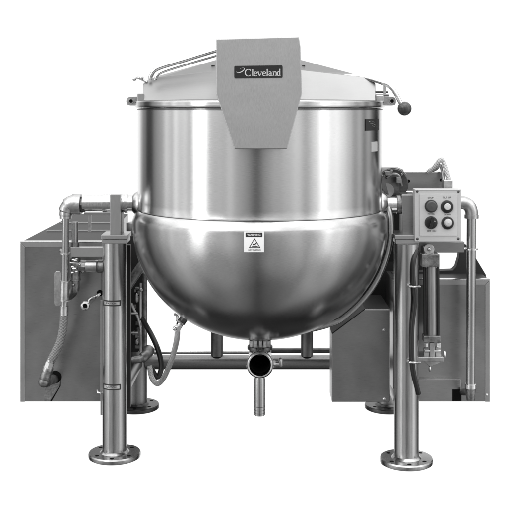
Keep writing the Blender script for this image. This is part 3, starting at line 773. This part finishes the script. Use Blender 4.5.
def ramp(fac, stops, lo, hi):
    r = n.new('ShaderNodeValToRGB'); cr = r.color_ramp
    f_ = mth('DIVIDE', mth('SUBTRACT', fac, lo), hi-lo, True); l.new(f_, r.inputs[0])
    MX = 4.0
    while len(cr.elements) < len(stops): cr.elements.new(.5)
    for e, (p, v) in zip(cr.elements, stops): e.position = (p-lo)/(hi-lo); e.color = (v/MX,)*3+(1,)
    return mth('MULTIPLY', r.outputs[0], MX)
belt = ramp(azd, [(-150, .5), (-136, .4), (-129, .06), (-121, .08), (-112, .5), (-96, .7), (-84, 1.15), (-72, .9), (-64, 1.0), (-56, 1.0), (-47, .9), (-36, .75), (-22, .62), (-9, .5), (-6, .2), (1, .18), (4, .45), (12, .5), (26, .85), (44, .85), (54, 1.0), (66, 1.35), (84, 1.2), (92, .8), (112, .5), (126, .3), (134, .01), (142, .02), (150, .3)], -180, 180)
elr = ramp(el_, [(-90, .16), (-60, .28), (-35, .48), (-15, .72), (0, 1), (18, 1.05), (26, 1.0)], -90, 90)
nzw = n.new('ShaderNodeTexNoise'); nzw.noise_dimensions = '1D'; nzw.inputs['Detail'].default_value = 3
l.new(mth('MULTIPLY', azd, .13), nzw.inputs['W']); nzw.inputs['Scale'].default_value = 1
st_ = n.new('ShaderNodeMapRange'); l.new(nzw.outputs[0], st_.inputs[0]); st_.inputs[1].default_value = .3; st_.inputs[2].default_value = .7; st_.inputs[3].default_value = .5; st_.inputs[4].default_value = 1.5
strip = mth('MULTIPLY', ramp(azd, [(-63, 0), (-60, 3.9), (-53, 3.9), (-49, 0), (54, 0), (57, 1.1), (62, 1.1), (66, 0)], -180, 180), ramp(el_, [(-26, 0), (-10, .5), (0, 1), (90, 1)], -90, 90))
base = mth('ADD', mth('MULTIPLY', mth('MULTIPLY', belt, elr), st_.outputs[0]), strip)
cl_ = ramp(el_, [(20, 0), (34, 1), (90, 1)], -90, 90)          # ceiling share
ceil = ramp(azd, [(-180, 1.3), (-60, 2.4), (0, 2.1), (60, 2.2), (180, 1.3)], -180, 180)
inv = mth('SUBTRACT', 1, cl_)
base = mth('ADD', mth('MULTIPLY', base, inv), mth('MULTIPLY', ceil, cl_))
rm = n.new('ShaderNodeTexNoise'); rm.inputs['Scale'].default_value = 2.6; rm.inputs['Detail'].default_value = 4; l.new(tc.outputs['Generated'], rm.inputs['Vector'])
rs = n.new('ShaderNodeMapRange'); l.new(rm.outputs[0], rs.inputs[0]); rs.inputs[1].default_value = .3; rs.inputs[2].default_value = .7; rs.inputs[3].default_value = .62; rs.inputs[4].default_value = 1.38
side = mth('MULTIPLY', ramp(mth('ABSOLUTE', azd), [(88, 0), (112, 1)], 0, 180), ramp(el_, [(-14, .7), (0, 0)], -90, 90))
base = mth('MULTIPLY', mth('MULTIPLY', base, rs.outputs[0]), mth('SUBTRACT', 1, side))
# plain white zone of the world behind the machine, no backdrop built
aa = mth('ABSOLUTE', azd)
back = mth('MULTIPLY', ramp(aa, [(144.5, 0), (150.5, 1), (180, 1)], 0, 180), ramp(el_, [(-29, 0), (-25, 1), (24, 1), (34, 0)], -90, 90))
base = mth('ADD', mth('MULTIPLY', base, mth('SUBTRACT', 1, back)), mth('MULTIPLY', back, 1.08))
l.new(base, bg.inputs['Color']); bg.inputs['Strength'].default_value = 1.0
def area(name, loc, tgt, sz, e, sy=None):
    L = bpy.data.lights.new(name, 'AREA'); L.energy = e; L.size = sz
    if sy: L.shape = 'RECTANGLE'; L.size_y = sy
    o = bpy.data.objects.new(name, L); COL.objects.link(o); o.location = loc
    o.rotation_euler = (Vector(tgt)-Vector(loc)).to_track_quat('-Z', 'Y').to_euler(); return o
area('added_front_light', (-2.6, -3.2, 3.2), (0, 0, .9), 1.0, 12, 1.6)  # added area light, upper left front, to lift the diffuse parts
area('added_top_light', (.6, -.8, 3.6), (0, 0, .9), 1.6, 12, 1.2)  # added overhead area light for shape, not a known fixture
S.render.engine = 'CYCLES'
S.view_settings.view_transform = 'Standard'; S.view_settings.look = 'None'; S.view_settings.exposure = 0; S.view_settings.gamma = 1
S.render.film_transparent = False
